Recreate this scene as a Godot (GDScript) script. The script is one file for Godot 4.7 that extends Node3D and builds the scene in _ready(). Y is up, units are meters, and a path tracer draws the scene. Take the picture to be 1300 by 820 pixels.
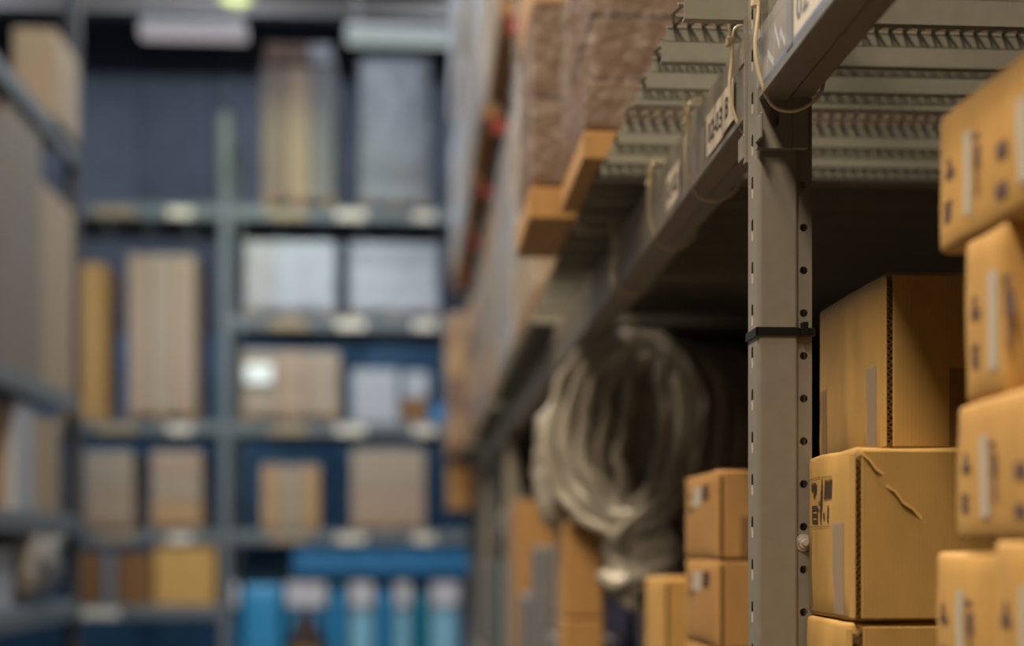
extends Node3D

var M := {}
var used_names := {}
var box_cache := {}
var rng := RandomNumberGenerator.new()

# ---------------------------------------------------------------- naming and nodes
func numbered(called: String) -> String:
	if not used_names.has(called):
		used_names[called] = 0
		return called
	used_names[called] += 1
	return "%s_%03d" % [called, used_names[called]]

func tag(o: Node, label: String, category: String, group := "", kind := "") -> void:
	if label != "":
		o.set_meta("label", label)
	if category != "":
		o.set_meta("category", category)
	if group != "":
		o.set_meta("group", group)
	if kind != "":
		o.set_meta("kind", kind)

func thing(called: String, label: String, category: String, at := Vector3.ZERO, turn := 0.0, group := "") -> Node3D:
	var o := Node3D.new()
	o.name = numbered(called)
	add_child(o)
	o.position = at
	o.rotation.y = turn
	tag(o, label, category, group)
	return o

func put(called: String, mesh: Mesh, m: Material, parent: Node, at := Vector3.ZERO) -> MeshInstance3D:
	var o := MeshInstance3D.new()
	o.name = numbered(called) if parent == self else called
	o.mesh = mesh
	o.material_override = m
	parent.add_child(o, true)
	o.position = at
	return o

func setting(called: String, mesh: Mesh, m: Material, at := Vector3.ZERO) -> MeshInstance3D:
	var o := put(called, mesh, m, self, at)
	o.set_meta("kind", "structure")
	return o

func copy(o: Node3D, called: String, at: Vector3, label: String, group := "") -> Node3D:
	var c: Node3D = o.duplicate()
	c.name = numbered(called)
	add_child(c)
	c.position = at
	c.set_meta("label", label)
	if group != "":
		c.set_meta("group", group)
	return c

# ---------------------------------------------------------------- mesh helpers
func new_st() -> SurfaceTool:
	var st := SurfaceTool.new()
	st.begin(Mesh.PRIMITIVE_TRIANGLES)
	return st

func tri(st: SurfaceTool, a: Vector3, b: Vector3, c: Vector3, n: Vector3) -> void:
	st.set_normal(n)
	if (b - a).cross(c - a).dot(n) > 0.0:
		var t := b
		b = c
		c = t
	for p in [a, b, c]:
		st.set_uv(Vector2(p.x + p.z, p.y))
		st.add_vertex(p)

func quad(st: SurfaceTool, a: Vector3, b: Vector3, c: Vector3, d: Vector3, n: Vector3) -> void:
	tri(st, a, b, c, n)
	tri(st, a, c, d, n)

func add_box(st: SurfaceTool, lo: Vector3, hi: Vector3, bevel := 0.0) -> void:
	var c := (lo + hi) / 2.0
	var h := (hi - lo) / 2.0
	var b := minf(bevel, minf(h.x, minf(h.y, h.z)) * 0.9)
	for ax in 3:
		for s in [-1.0, 1.0]:
			var u := (ax + 1) % 3
			var v := (ax + 2) % 3
			var n := Vector3.ZERO
			n[ax] = s
			var q := []
			for k in [[-1, -1], [1, -1], [1, 1], [-1, 1]]:
				var p := Vector3.ZERO
				p[ax] = s * h[ax]
				p[u] = k[0] * (h[u] - b)
				p[v] = k[1] * (h[v] - b)
				q.append(c + p)
			quad(st, q[0], q[1], q[2], q[3], n)
	if b <= 0.0:
		return
	for ax in 3:
		var u := (ax + 1) % 3
		var v := (ax + 2) % 3
		for su in [-1.0, 1.0]:
			for sv in [-1.0, 1.0]:
				var q := []
				for k in [[-1, 0], [1, 0], [1, 1], [-1, 1]]:
					var p := Vector3.ZERO
					p[ax] = k[0] * (h[ax] - b)
					p[u] = su * (h[u] - (b if k[1] == 1 else 0.0))
					p[v] = sv * (h[v] - (0.0 if k[1] == 1 else b))
					q.append(c + p)
				var n := Vector3.ZERO
				n[u] = su
				n[v] = sv
				quad(st, q[0], q[1], q[2], q[3], n.normalized())
	for sx in [-1.0, 1.0]:
		for sy in [-1.0, 1.0]:
			for sz in [-1.0, 1.0]:
				var k := Vector3(sx, sy, sz)
				tri(st, c + k * Vector3(h.x, h.y - b, h.z - b), c + k * Vector3(h.x - b, h.y, h.z - b), c + k * Vector3(h.x - b, h.y - b, h.z), k.normalized())

func box_mesh(lo: Vector3, hi: Vector3, bevel := 0.0) -> Mesh:
	var key := str(lo, hi, bevel)
	if not box_cache.has(key):
		var st := new_st()
		add_box(st, lo, hi, bevel)
		box_cache[key] = st.commit()
	return box_cache[key]

# a box standing on y = 0 with rounded edges, slightly bulged and uneven faces
func soft_box(size: Vector3, r: float, bulge: float, rough: float, n: int, seed_: int) -> Mesh:
	var key := str("soft", size, r, bulge, rough, n, seed_)
	if box_cache.has(key):
		return box_cache[key]
	var noise := FastNoiseLite.new()
	noise.seed = seed_
	noise.frequency = 1.0
	var h := size / 2.0
	var st := new_st()
	st.set_smooth_group(0)
	for ax in 3:
		for s in [-1.0, 1.0]:
			var u := (ax + 1) % 3
			var v := (ax + 2) % 3
			var cu := ticks(h[u], r, n)
			var cv := ticks(h[v], r, n)
			var grid := []
			for i in cu.size():
				var row := []
				for j in cv.size():
					var p := Vector3.ZERO
					p[ax] = s * h[ax]
					p[u] = cu[i]
					p[v] = cv[j]
					var inner := p.clamp(-(h - Vector3.ONE * r), h - Vector3.ONE * r)
					var out := (p - inner)
					var q := inner + out.normalized() * r
					var fu: float = 1.0 - pow(absf(cu[i]) / h[u], 2.0)
					var fv: float = 1.0 - pow(absf(cv[j]) / h[v], 2.0)
					var dn := Vector3.ZERO
					dn[ax] = s
					q += dn * bulge * fu * fv
					var w := q * 7.0
					q += Vector3(noise.get_noise_3d(w.x, w.y, w.z), noise.get_noise_3d(w.x + 31.0, w.y, w.z), noise.get_noise_3d(w.x, w.y, w.z + 57.0)) * rough
					row.append(q + Vector3(0, h.y, 0))
				grid.append(row)
			for i in cu.size() - 1:
				for j in cv.size() - 1:
					var a: Vector3 = grid[i][j]
					var b: Vector3 = grid[i + 1][j]
					var c: Vector3 = grid[i + 1][j + 1]
					var d: Vector3 = grid[i][j + 1]
					var order := [a, c, b, a, d, c] if s > 0 else [a, b, c, a, c, d]
					for p in order:
						st.set_uv(Vector2(p.x + p.z, p.y))
						st.add_vertex(p)
	st.generate_normals()
	box_cache[key] = st.commit()
	return box_cache[key]

func ticks(h: float, r: float, n: int) -> Array:
	var a := [-h, -h + r * 0.3, -h + r]
	for i in range(1, n):
		a.append(lerpf(-h + r, h - r, float(i) / n))
	a.append_array([h - r, h - r * 0.3, h])
	return a

# profile in the x-y plane pushed along z from z0 to z1
func push_profile(prof: PackedVector2Array, z0: float, z1: float) -> Mesh:
	var st := new_st()
	var mid := Vector2.ZERO
	var area := 0.0
	for i in prof.size():
		mid += prof[i]
		area += prof[i].cross(prof[(i + 1) % prof.size()])
	for i in prof.size():
		var a := prof[i]
		var b := prof[(i + 1) % prof.size()]
		var e := (b - a).normalized()
		var n := Vector3(e.y, -e.x, 0) * signf(area)
		quad(st, Vector3(a.x, a.y, z0), Vector3(b.x, b.y, z0), Vector3(b.x, b.y, z1), Vector3(a.x, a.y, z1), n)
	var idx := Geometry2D.triangulate_polygon(prof)
	for k in range(0, idx.size(), 3):
		for z in [z0, z1]:
			var n := Vector3(0, 0, signf(z - (z0 + z1) / 2.0))
			tri(st, Vector3(prof[idx[k]].x, prof[idx[k]].y, z), Vector3(prof[idx[k + 1]].x, prof[idx[k + 1]].y, z), Vector3(prof[idx[k + 2]].x, prof[idx[k + 2]].y, z), n)
	return st.commit()

# a plate cell with an oval hole; U and V span it, N points out, depth goes back along -N
func hole_cell(st: SurfaceTool, c: Vector3, U: Vector3, V: Vector3, N: Vector3, hu: float, hv: float, ru: float, rv: float, depth: float) -> void:
	var k := 16
	for i in k:
		var a0 := TAU * i / k + PI / 4.0
		var a1 := TAU * (i + 1) / k + PI / 4.0
		var o0 := square_point(a0)
		var o1 := square_point(a1)
		var i0 := Vector2(cos(a0) * ru, oval(sin(a0), ru, rv))
		var i1 := Vector2(cos(a1) * ru, oval(sin(a1), ru, rv))
		var p0 := c + U * o0.x * hu + V * o0.y * hv
		var p1 := c + U * o1.x * hu + V * o1.y * hv
		var q0 := c + U * i0.x + V * i0.y
		var q1 := c + U * i1.x + V * i1.y
		quad(st, p0, p1, q1, q0, N)
		quad(st, p0 - N * depth, p1 - N * depth, q1 - N * depth, q0 - N * depth, -N)
		var mid := (q0 + q1) / 2.0
		quad(st, q0, q1, q1 - N * depth, q0 - N * depth, (c - mid).normalized())

func oval(s: float, ru: float, rv: float) -> float:
	return s * ru + signf(s) * (rv - ru) if absf(s) > 0.01 else 0.0

func square_point(a: float) -> Vector2:
	var d := Vector2(cos(a), sin(a))
	return d / maxf(absf(d.x), absf(d.y))

func tube(st: SurfaceTool, pts: Array, r: float, sides: int, closed := false, flat := 1.0) -> void:
	var n := pts.size()
	var rings := []
	var up := Vector3.ZERO
	for i in n:
		var a: Vector3 = pts[(i - 1 + n) % n] if closed or i > 0 else pts[i]
		var b: Vector3 = pts[(i + 1) % n] if closed or i < n - 1 else pts[i]
		var t := (b - a).normalized()
		if up == Vector3.ZERO:
			up = t.cross(Vector3(0.13, 0.2, 0.97)).normalized()
		up = (up - t * up.dot(t)).normalized()
		var side := t.cross(up)
		var ring := []
		for k in sides:
			var w := TAU * k / sides
			ring.append([pts[i] + (up * cos(w) * flat + side * sin(w)) * r, (up * cos(w) + side * sin(w) * flat).normalized()])
		rings.append(ring)
	for i in (n if closed else n - 1):
		var r0: Array = rings[i]
		var r1: Array = rings[(i + 1) % n]
		for k in sides:
			var k1 := (k + 1) % sides
			for v in [r0[k], r1[k], r1[k1], r0[k], r1[k1], r0[k1]]:
				st.set_normal(v[1])
				st.set_uv(Vector2(v[0].x, v[0].y))
				st.add_vertex(v[0])
	if not closed:
		for e in [[rings[0], pts[0], pts[0] - pts[1]], [rings[n - 1], pts[n - 1], pts[n - 1] - pts[n - 2]]]:
			for k in sides:
				tri(st, e[1], e[0][k][0], e[0][(k + 1) % sides][0], e[2].normalized())

func smooth_path(pts: Array, per: int, closed := false) -> Array:
	var out := []
	var n := pts.size()
	for i in (n if closed else n - 1):
		var p0: Vector3 = pts[(i - 1 + n) % n] if closed else pts[maxi(i - 1, 0)]
		var p1: Vector3 = pts[i]
		var p2: Vector3 = pts[(i + 1) % n]
		var p3: Vector3 = pts[(i + 2) % n] if closed else pts[mini(i + 2, n - 1)]
		for k in per:
			out.append(p1.cubic_interpolate(p2, p0, p3, float(k) / per))
	if not closed:
		out.append(pts[n - 1])
	return out

func lathe(prof: Array, sides := 20) -> Mesh:
	var st := new_st()
	for i in prof.size() - 1:
		var a: Vector2 = prof[i]
		var b: Vector2 = prof[i + 1]
		var e := (b - a).normalized()
		for k in sides:
			var w0 := TAU * k / sides
			var w1 := TAU * (k + 1) / sides
			var wm := (w0 + w1) / 2.0
			quad(st, Vector3(a.x * cos(w0), a.y, a.x * sin(w0)), Vector3(a.x * cos(w1), a.y, a.x * sin(w1)), Vector3(b.x * cos(w1), b.y, b.x * sin(w1)), Vector3(b.x * cos(w0), b.y, b.x * sin(w0)), Vector3(e.y * cos(wm), -e.x, e.y * sin(wm)))
	return st.commit()

# flat print: rectangles [u0, v0, u1, v1] on a plane at o, spanned by U and V, facing N
func ink(rects: Array, o: Vector3, U: Vector3, V: Vector3, N: Vector3) -> Mesh:
	var st := new_st()
	for r in rects:
		quad(st, o + U * r[0] + V * r[1], o + U * r[2] + V * r[1], o + U * r[2] + V * r[3], o + U * r[0] + V * r[3], N)
	return st.commit()

# ---------------------------------------------------------------- materials
func mat(color: Color, rough := 0.7, metal := 0.0) -> StandardMaterial3D:
	var m := StandardMaterial3D.new()
	m.albedo_color = color
	m.roughness = rough
	m.metallic = metal
	return m

func textured(color: Color, rough: float, tex: Texture2D, scale: float, bump: Texture2D = null, bump_cm := 0.0) -> StandardMaterial3D:
	var m := mat(color, rough)
	m.albedo_texture = tex
	m.uv1_triplanar = true
	m.uv1_scale = Vector3.ONE * scale
	if bump:
		m.heightmap_enabled = true
		m.heightmap_texture = bump
		m.heightmap_scale = bump_cm
	return m

func noise_tex(freq: float, lo: float, hi: float, seed_: int, size := 256, octaves := 4) -> NoiseTexture2D:
	var n := FastNoiseLite.new()
	n.seed = seed_
	n.frequency = freq
	n.fractal_octaves = octaves
	var t := NoiseTexture2D.new()
	t.width = size
	t.height = size
	t.seamless = true
	t.noise = n
	var g := Gradient.new()
	g.set_color(0, Color(lo, lo, lo))
	g.set_color(1, Color(hi, hi, hi))
	t.color_ramp = g
	return t

func card_tex() -> ImageTexture:
	var im := Image.create(512, 512, false, Image.FORMAT_RGB8)
	var n := FastNoiseLite.new()
	n.seed = 5
	n.frequency = 0.012
	var r := RandomNumberGenerator.new()
	r.seed = 77
	for y in 512:
		for x in 512:
			var flute := 0.014 * sin(TAU * x / 8.0)
			var v := 0.93 + flute + 0.05 * n.get_noise_2d(x, y * 0.35) + r.randf_range(-0.025, 0.025)
			im.set_pixel(x, y, Color(v, v, v))
	return ImageTexture.create_from_image(im)

func film(color: Color, alpha: float, rough := 0.3) -> StandardMaterial3D:
	var m := mat(Color(color.r, color.g, color.b, alpha), rough)
	m.transparency = BaseMaterial3D.TRANSPARENCY_ALPHA
	m.metallic_specular = 0.5
	m.cull_mode = BaseMaterial3D.CULL_DISABLED
	return m

func glowing(color: Color, energy: float) -> StandardMaterial3D:
	var m := mat(color, 0.5)
	m.emission_enabled = true
	m.emission = color
	m.emission_energy_multiplier = energy
	return m

func make_materials() -> void:
	var ct := card_tex()
	var speck := noise_tex(0.05, 0.95, 1.0, 11)
	var blot := noise_tex(0.012, 0.8, 1.0, 12)
	M.card = textured(Color(0.74, 0.595, 0.34), 0.72, ct, 3.0)
	M.card_gold = textured(Color(0.79, 0.62, 0.345), 0.7, ct, 3.0)
	M.card_dark = textured(Color(0.50, 0.34, 0.17), 0.75, ct, 3.0)
	M.card_tan = textured(Color(0.71, 0.54, 0.32), 0.7, ct, 3.0)
	M.card_pale = textured(Color(0.64, 0.56, 0.45), 0.7, ct, 3.0)
	M.card_umber = textured(Color(0.42, 0.30, 0.20), 0.65, ct, 3.0)
	M.card_beige = textured(Color(0.66, 0.54, 0.42), 0.65, ct, 3.0)
	M.card_taupe = textured(Color(0.50, 0.46, 0.41), 0.7, ct, 3.0)
	M.card_rose = textured(Color(0.44, 0.32, 0.24), 0.6, ct, 3.0)
	M.card_white = textured(Color(0.66, 0.67, 0.70), 0.6, ct, 3.0)
	M.card_grey = textured(Color(0.46, 0.46, 0.47), 0.7, ct, 3.0)
	M.flute = mat(Color(0.44, 0.32, 0.19), 0.9)
	M.ink = mat(Color(0.25, 0.20, 0.20), 0.6)
	M.ink_faint = mat(Color(0.42, 0.31, 0.18), 0.7)
	M.ink_plum = mat(Color(0.35, 0.28, 0.29), 0.6)
	M.ink_grey = mat(Color(0.72, 0.70, 0.66), 0.5)
	M.steel = textured(Color(0.54, 0.52, 0.49), 0.42, speck, 2.0)
	M.steel.metallic = 0.15
	M.deck = textured(Color(0.58, 0.58, 0.54), 0.38, speck, 2.0)
	M.deck.metallic = 0.25
	M.bolt = mat(Color(0.82, 0.82, 0.82), 0.35, 0.6)
	M.board = textured(Color(0.30, 0.26, 0.22), 0.8, speck, 3.0)
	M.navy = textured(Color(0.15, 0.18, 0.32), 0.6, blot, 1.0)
	M.blue_rack = mat(Color(0.10, 0.13, 0.30), 0.4)
	M.back_steel = textured(Color(0.39, 0.42, 0.44), 0.5, speck, 2.0)
	M.tie = mat(Color(0.84, 0.78, 0.66), 0.35)
	M.tie.backlight_enabled = true
	M.tie.backlight = Color(0.3, 0.28, 0.24)
	M.tie_black = mat(Color(0.03, 0.03, 0.035), 0.4)
	M.paper = textured(Color(0.86, 0.82, 0.76), 0.6, speck, 4.0)
	M.paper_blue = mat(Color(0.44, 0.49, 0.60), 0.4)
	M.paper_dark = mat(Color(0.36, 0.34, 0.36), 0.4)
	M.red = mat(Color(0.50, 0.09, 0.06), 0.5)
	M.green_grey = textured(Color(0.26, 0.30, 0.26), 0.6, blot, 1.0)
	M.clear = film(Color(0.9, 0.92, 0.95), 0.10, 0.3)
	M.wrap = film(Color(0.80, 0.78, 0.78), 0.13, 0.27)
	var crinkle := noise_tex(0.02, 0.0, 1.0, 21, 256, 3)
	M.wrap.heightmap_enabled = true
	M.wrap.heightmap_texture = crinkle
	M.wrap.heightmap_scale = 1.6
	M.wrap.uv1_triplanar = true
	M.wrap.uv1_scale = Vector3.ONE * 3.0
	M.wrap_thick = film(Color(0.72, 0.74, 0.78), 0.45, 0.33)
	M.bag = film(Color(0.64, 0.62, 0.58), 0.88, 0.3)
	M.back_sheet = textured(Color(0.28, 0.31, 0.38), 0.6, blot, 1.0)
	M.glint_plate = mat(Color(0.93, 0.95, 0.94), 0.5)
	M.bag_white = film(Color(0.60, 0.58, 0.55), 0.85, 0.35)
	M.tape = film(Color(0.55, 0.42, 0.30), 0.55, 0.28)
	M.tape_grey = film(Color(0.66, 0.62, 0.60), 0.55, 0.28)
	M.wood = textured(Color(0.62, 0.46, 0.28), 0.8, noise_tex(0.03, 0.75, 1.0, 14), 2.0)
	M.concrete = textured(Color(0.38, 0.37, 0.35), 0.5, blot, 0.4)
	M.wall_blue = textured(Color(0.28, 0.31, 0.37), 0.6, blot, 0.5)
	M.wall_blue_alt = textured(Color(0.26, 0.29, 0.35), 0.6, blot, 0.5)
	M.wall_low = textured(Color(0.24, 0.42, 0.56), 0.6, blot, 0.5)
	M.wall_low_alt = textured(Color(0.22, 0.40, 0.54), 0.6, blot, 0.5)
	M.rack_dark = mat(Color(0.20, 0.21, 0.23), 0.5)
	M.wall_grey = textured(Color(0.40, 0.41, 0.44), 0.7, blot, 0.5)
	M.ceiling = textured(Color(0.22, 0.23, 0.25), 0.8, blot, 0.5)
	M.girder = textured(Color(0.66, 0.63, 0.62), 0.6, speck, 1.0)
	M.vivid = textured(Color(0.13, 0.45, 0.66), 0.4, blot, 1.0)
	M.pack_blue = film(Color(0.20, 0.55, 0.75), 0.9, 0.35)
	M.pack_pale = film(Color(0.52, 0.74, 0.84), 0.9, 0.35)
	M.pack_teal = film(Color(0.12, 0.50, 0.60), 0.9, 0.35)
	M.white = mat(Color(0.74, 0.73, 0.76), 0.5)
	M.hair = mat(Color(0.16, 0.10, 0.09), 0.8)
	M.lamp_body = mat(Color(0.70, 0.70, 0.70), 0.4)

# ---------------------------------------------------------------- lamps
func tube_lamp(at: Vector3, length: float, along_z: bool, energy: float, color: Color, glow: float, label: String, group := "", width := 0.18) -> void:
	var t := thing("tube_lamp", label, "lamp", at, PI / 2.0 if along_z else 0.0, group)
	put("housing", box_mesh(Vector3(-length / 2, 0.0, -width / 2), Vector3(length / 2, 0.06, width / 2), 0.01), M.lamp_body, t)
	var gm := glowing(color, glow)
	for s in [-width / 4, width / 4]:
		var st := new_st()
		tube(st, [Vector3(-length / 2 + 0.02, -0.03, s), Vector3(length / 2 - 0.02, -0.03, s)], 0.026, 10)
		put("lamp_tube", st.commit(), gm, t)
	for s in [-1.0, 1.0]:
		put("hanger", box_mesh(Vector3(s * length * 0.4 - 0.004, 0.06, -0.004), Vector3(s * length * 0.4 + 0.004, 9.0 - at.y, 0.004)), M.lamp_body, t)
	var l := AreaLight3D.new()
	l.name = "tube_lamp_light"
	l.area_size = Vector2(length, width)
	l.light_color = color
	l.light_energy = energy
	l.area_range = 40.0
	l.area_attenuation = 2.0
	l.shadow_enabled = true
	t.add_child(l, true)
	l.position = Vector3(0, -0.065, 0)
	l.rotation.x = -PI / 2.0

# a lamp whose lit trough sides show, with the light itself up inside
func trough_lamp(at: Vector3, length: float, energy: float, color: Color, seen: Color, label: String) -> void:
	var t := thing("trough_lamp", label, "lamp", at)
	var gm := glowing(seen, 1.0)
	gm.albedo_color = Color(0, 0, 0)
	gm.specular_mode = BaseMaterial3D.SPECULAR_DISABLED
	put("housing", box_mesh(Vector3(-length / 2, 0.09, -0.1), Vector3(length / 2, 0.13, 0.1), 0.008), M.lamp_body, t)
	for s in [-1.0, 1.0]:
		put("lamp_side", box_mesh(Vector3(-length / 2, 0.0, s * 0.095 - 0.006), Vector3(length / 2, 0.09, s * 0.095 + 0.006), 0.002), gm, t)
		put("lamp_end", box_mesh(Vector3(s * length / 2 - 0.006, 0.0, -0.089), Vector3(s * length / 2 + 0.006, 0.09, 0.089), 0.002), gm, t)
		put("hanger", box_mesh(Vector3(s * length * 0.4 - 0.004, 0.13, -0.004), Vector3(s * length * 0.4 + 0.004, 9.0 - at.y, 0.004)), M.lamp_body, t)
	var l := AreaLight3D.new()
	l.name = "trough_lamp_light"
	l.area_size = Vector2(length - 0.04, 0.15)
	l.light_color = color
	l.light_energy = energy
	l.area_range = 40.0
	l.area_attenuation = 2.0
	l.shadow_enabled = true
	t.add_child(l, true)
	l.position = Vector3(0, 0.08, 0)
	l.rotation.x = -PI / 2.0

# ---------------------------------------------------------------- goods
# carton from its corners; z0 is the end towards +z
func carton(label: String, x0: float, x1: float, y0: float, y1: float, z0: float, z1: float, m: Material, group := "", soft := true, seed_ := 1, turn := 0.0, called := "carton") -> Node3D:
	var size := Vector3(x1 - x0, y1 - y0, z0 - z1)
	var t := thing(called, label, "box", Vector3((x0 + x1) / 2, y0, (z0 + z1) / 2), turn, group)
	if soft:
		put("body", soft_box(size, 0.006, BULGE, UNEVEN, 8, seed_), m, t)
	else:
		put("body", box_mesh(Vector3(-size.x / 2, 0, -size.z / 2), Vector3(size.x / 2, size.y, size.z / 2), 0.008), m, t)
	t.set_meta("size", size)
	t.set_meta("seed", seed_)
	return t

# print and tape follow the uneven face they lie on
func on_face(t: Node3D, face: int, rects: Array, m: Material, called: String, lift: float) -> void:
	var s: Vector3 = t.get_meta("size")
	var h := s / 2.0
	var noise := FastNoiseLite.new()
	noise.seed = t.get_meta("seed")
	noise.frequency = 1.0
	var st := new_st()
	var across := s.z if face == 0 else s.x
	for a in rects:
		var nu := maxi(1, int((a[2] - a[0]) * across / 0.015))
		var nv := maxi(1, int((a[3] - a[1]) * s.y / 0.015))
		for i in nu:
			for j in nv:
				var q := []
				for k in [[0, 0], [1, 0], [1, 1], [0, 1]]:
					var u := lerpf(a[0], a[2], float(i + k[0]) / nu)
					var v := lerpf(a[1], a[3], float(j + k[1]) / nv)
					var p := Vector3(-h.x, s.y * v - h.y, -h.z + s.z * u) if face == 0 else Vector3(-h.x + s.x * u, s.y * v - h.y, h.z)
					var fu := 1.0 - pow(2.0 * u - 1.0, 2.0)
					var fv := 1.0 - pow(2.0 * v - 1.0, 2.0)
					var n := Vector3.LEFT if face == 0 else Vector3.BACK
					p += n * BULGE * fu * fv
					var w := p * 7.0
					p += Vector3(noise.get_noise_3d(w.x, w.y, w.z), noise.get_noise_3d(w.x + 31.0, w.y, w.z), noise.get_noise_3d(w.x, w.y, w.z + 57.0)) * UNEVEN
					q.append(p + n * lift + Vector3(0, h.y, 0))
				quad(st, q[0], q[1], q[2], q[3], Vector3.LEFT if face == 0 else Vector3.BACK)
	put(called, st.commit(), m, t)

const BULGE := 0.004
const UNEVEN := 0.0025

# u runs from the far end towards +z, v up, in shares of the face
func aisle_print(t: Node3D, rects: Array, m: Material, called := "printed_mark", lift := 0.0009) -> void:
	on_face(t, 0, rects, m, called, lift)

# the raw board edge that shows at a carton's upright corner: the glued front flap stops short of the corner, and the flute runs in the groove between it and the side liner
const FLAP := 0.010

func raw_edge(t: Node3D, width: float) -> void:
	var s: Vector3 = t.get_meta("size")
	var m: Material = (t.get_node("body") as MeshInstance3D).material_override
	var x := -s.x / 2
	var z := s.z / 2
	put("front_flap", box_mesh(Vector3(x + 0.002 + width, 0.003, z - 0.004), Vector3(s.x / 2 - 0.003, s.y - 0.004, z + FLAP), 0.0015), m, t)
	var e := put("side_liner", box_mesh(Vector3(x - 0.0005, 0.004, z - 0.012), Vector3(x + 0.0012, s.y - 0.007, z + FLAP), 0.0004), m, t)
	var st := new_st()
	var n := int(s.y / 0.0045)
	for i in n:
		var ya := 0.006 + (s.y - 0.016) * i / n
		var yb := 0.006 + (s.y - 0.016) * (i + 1) / n
		var xa := x + 0.0012 + (0.0 if i % 2 == 0 else width)
		var xb := x + 0.0012 + (width if i % 2 == 0 else 0.0)
		var k := Vector3(0, 0.0007, 0)
		var pa := Vector3(xa, ya, z + FLAP - 0.001)
		var pb := Vector3(xb, yb, z + FLAP - 0.001)
		var back := Vector3(0, 0, -0.007)
		quad(st, pa - k, pb - k, pb + k, pa + k, Vector3.BACK)
		quad(st, pa - k, pb - k, pb - k + back, pa - k + back, Vector3.DOWN)
		quad(st, pa + k, pb + k, pb + k + back, pa + k + back, Vector3.UP)
	put("fluting", st.commit(), M.flute, e)

func flap_print(t: Node3D, rects: Array, m: Material, called := "printed_mark") -> void:
	var s: Vector3 = t.get_meta("size")
	var r := []
	for a in rects:
		r.append([a[0] * s.x, a[1] * s.y, a[2] * s.x, a[3] * s.y])
	put(called, ink(r, Vector3(-s.x / 2, 0, s.z / 2 + FLAP + 0.0005), Vector3.RIGHT, Vector3.UP, Vector3.BACK), m, t)

func stack_below(label: String, group: String, x0: float, x1: float, top: float, floor_y: float, z0: float, z1: float, count: int, m: Material, seed_: int) -> void:
	var h := (top - floor_y) / count
	for i in count:
		carton(label, x0, x1, floor_y + h * i + 0.0005, floor_y + h * (i + 1) - 0.0005, z0, z1, m, group, false, seed_ + i)

# a pallet load under stretch film: pallet, cartons in layers, the film around them
func wrapped_load(label: String, x0: float, x1: float, y0: float, y1: float, z0: float, z1: float, mats: Array, layers: int, cols: int, film_m: Material, pallet_h := 0.11, seed_ := 1, group := "") -> Node3D:
	var w := x1 - x0
	var d := z0 - z1
	var t := thing("wrapped_pallet_load", label, "pallet load", Vector3((x0 + x1) / 2, y0, (z0 + z1) / 2), 0.0, group)
	if pallet_h > 0.0:
		var p := put("pallet", box_mesh(Vector3(-w / 2, pallet_h - 0.025, -d / 2), Vector3(w / 2, pallet_h, d / 2), 0.003), M.wood, t)
		for k in 3:
			var bx := lerpf(-w / 2 + 0.05, w / 2 - 0.05, k / 2.0)
			put("runner", box_mesh(Vector3(bx - 0.05, 0, -d / 2), Vector3(bx + 0.05, pallet_h - 0.025, d / 2), 0.003), M.wood, p)
	var h := (y1 - y0 - pallet_h) / layers
	var r := RandomNumberGenerator.new()
	r.seed = seed_
	for i in layers:
		for k in cols:
			var a := -w / 2 + w * k / cols
			var b := -w / 2 + w * (k + 1) / cols
			var off := r.randf_range(-0.01, 0.01)
			put("carton", box_mesh(Vector3(a + 0.006, pallet_h + h * i, -d / 2 + 0.015 + off), Vector3(b - 0.006, pallet_h + h * (i + 1) - 0.006, d / 2 - 0.015 + off), 0.008), mats[(i * cols + k) % mats.size()], t)
	if film_m:
		var f := put("stretch_film", soft_box(Vector3(w + 0.02, y1 - y0 - pallet_h * 0.4, d + 0.03), 0.03, 0.006, 0.02, 14, seed_), film_m, t)
		f.position.y = maxf(pallet_h * 0.5, 0.03)
	return t

# ---------------------------------------------------------------- racking
func post_mesh(height: float) -> Mesh:
	# origin at the foot: x from 0 (aisle face) to 0.078, z from 0 (side towards +z) to -PD
	var st := new_st()
	var pitch := 0.0585
	var n := int(height / pitch)
	for i in n:
		var y := pitch * (i + 0.5) + 0.025
		hole_cell(st, Vector3(0, y, -PD / 2), Vector3(0, 0, 1), Vector3.UP, Vector3.LEFT, PD / 2 - 0.006, pitch / 2, 0.0055, 0.015, 0.003)
		hole_cell(st, Vector3(0.0665, y, -0.010), Vector3.RIGHT, Vector3.UP, Vector3.BACK, 0.0115, pitch / 2, 0.0055, 0.0055, 0.003)
		hole_cell(st, Vector3(0.0665, y, -PD + 0.010), Vector3.RIGHT, Vector3.UP, Vector3.FORWARD, 0.0115, pitch / 2, 0.0055, 0.0055, 0.003)
	var h := n * pitch + 0.025
	for s in [0, 1]:
		var z := 0.0 if s == 0 else -PD
		var sg := -1.0 if s == 0 else 1.0
		var bend := []
		for k in 5:
			var a := PI / 2.0 * k / 4.0
			bend.append([Vector3(0.006 - 0.006 * cos(a), 0, z + sg * (0.006 - 0.006 * sin(a))), Vector3(-cos(a), 0, -sg * sin(a))])
		bend.append([Vector3(0.052, 0, z), Vector3(0, 0, -sg)])
		bend.append([Vector3(0.055, 0, z + sg * 0.003), Vector3(0.7, 0, -sg * 0.7)])
		bend.append([Vector3(0.055, 0, z + sg * 0.010), Vector3(1, 0, 0)])
		for k in bend.size() - 1:
			var a: Vector3 = bend[k][0]
			var b: Vector3 = bend[k + 1][0]
			quad(st, a, b, b + Vector3.UP * h, a + Vector3.UP * h, (bend[k][1] + bend[k + 1][1]).normalized())
		add_box(st, Vector3(0.075, 0, minf(z + sg * 0.010, z + sg * 0.018)), Vector3(0.078, h, maxf(z + sg * 0.010, z + sg * 0.018)))
	return st.commit()

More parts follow.
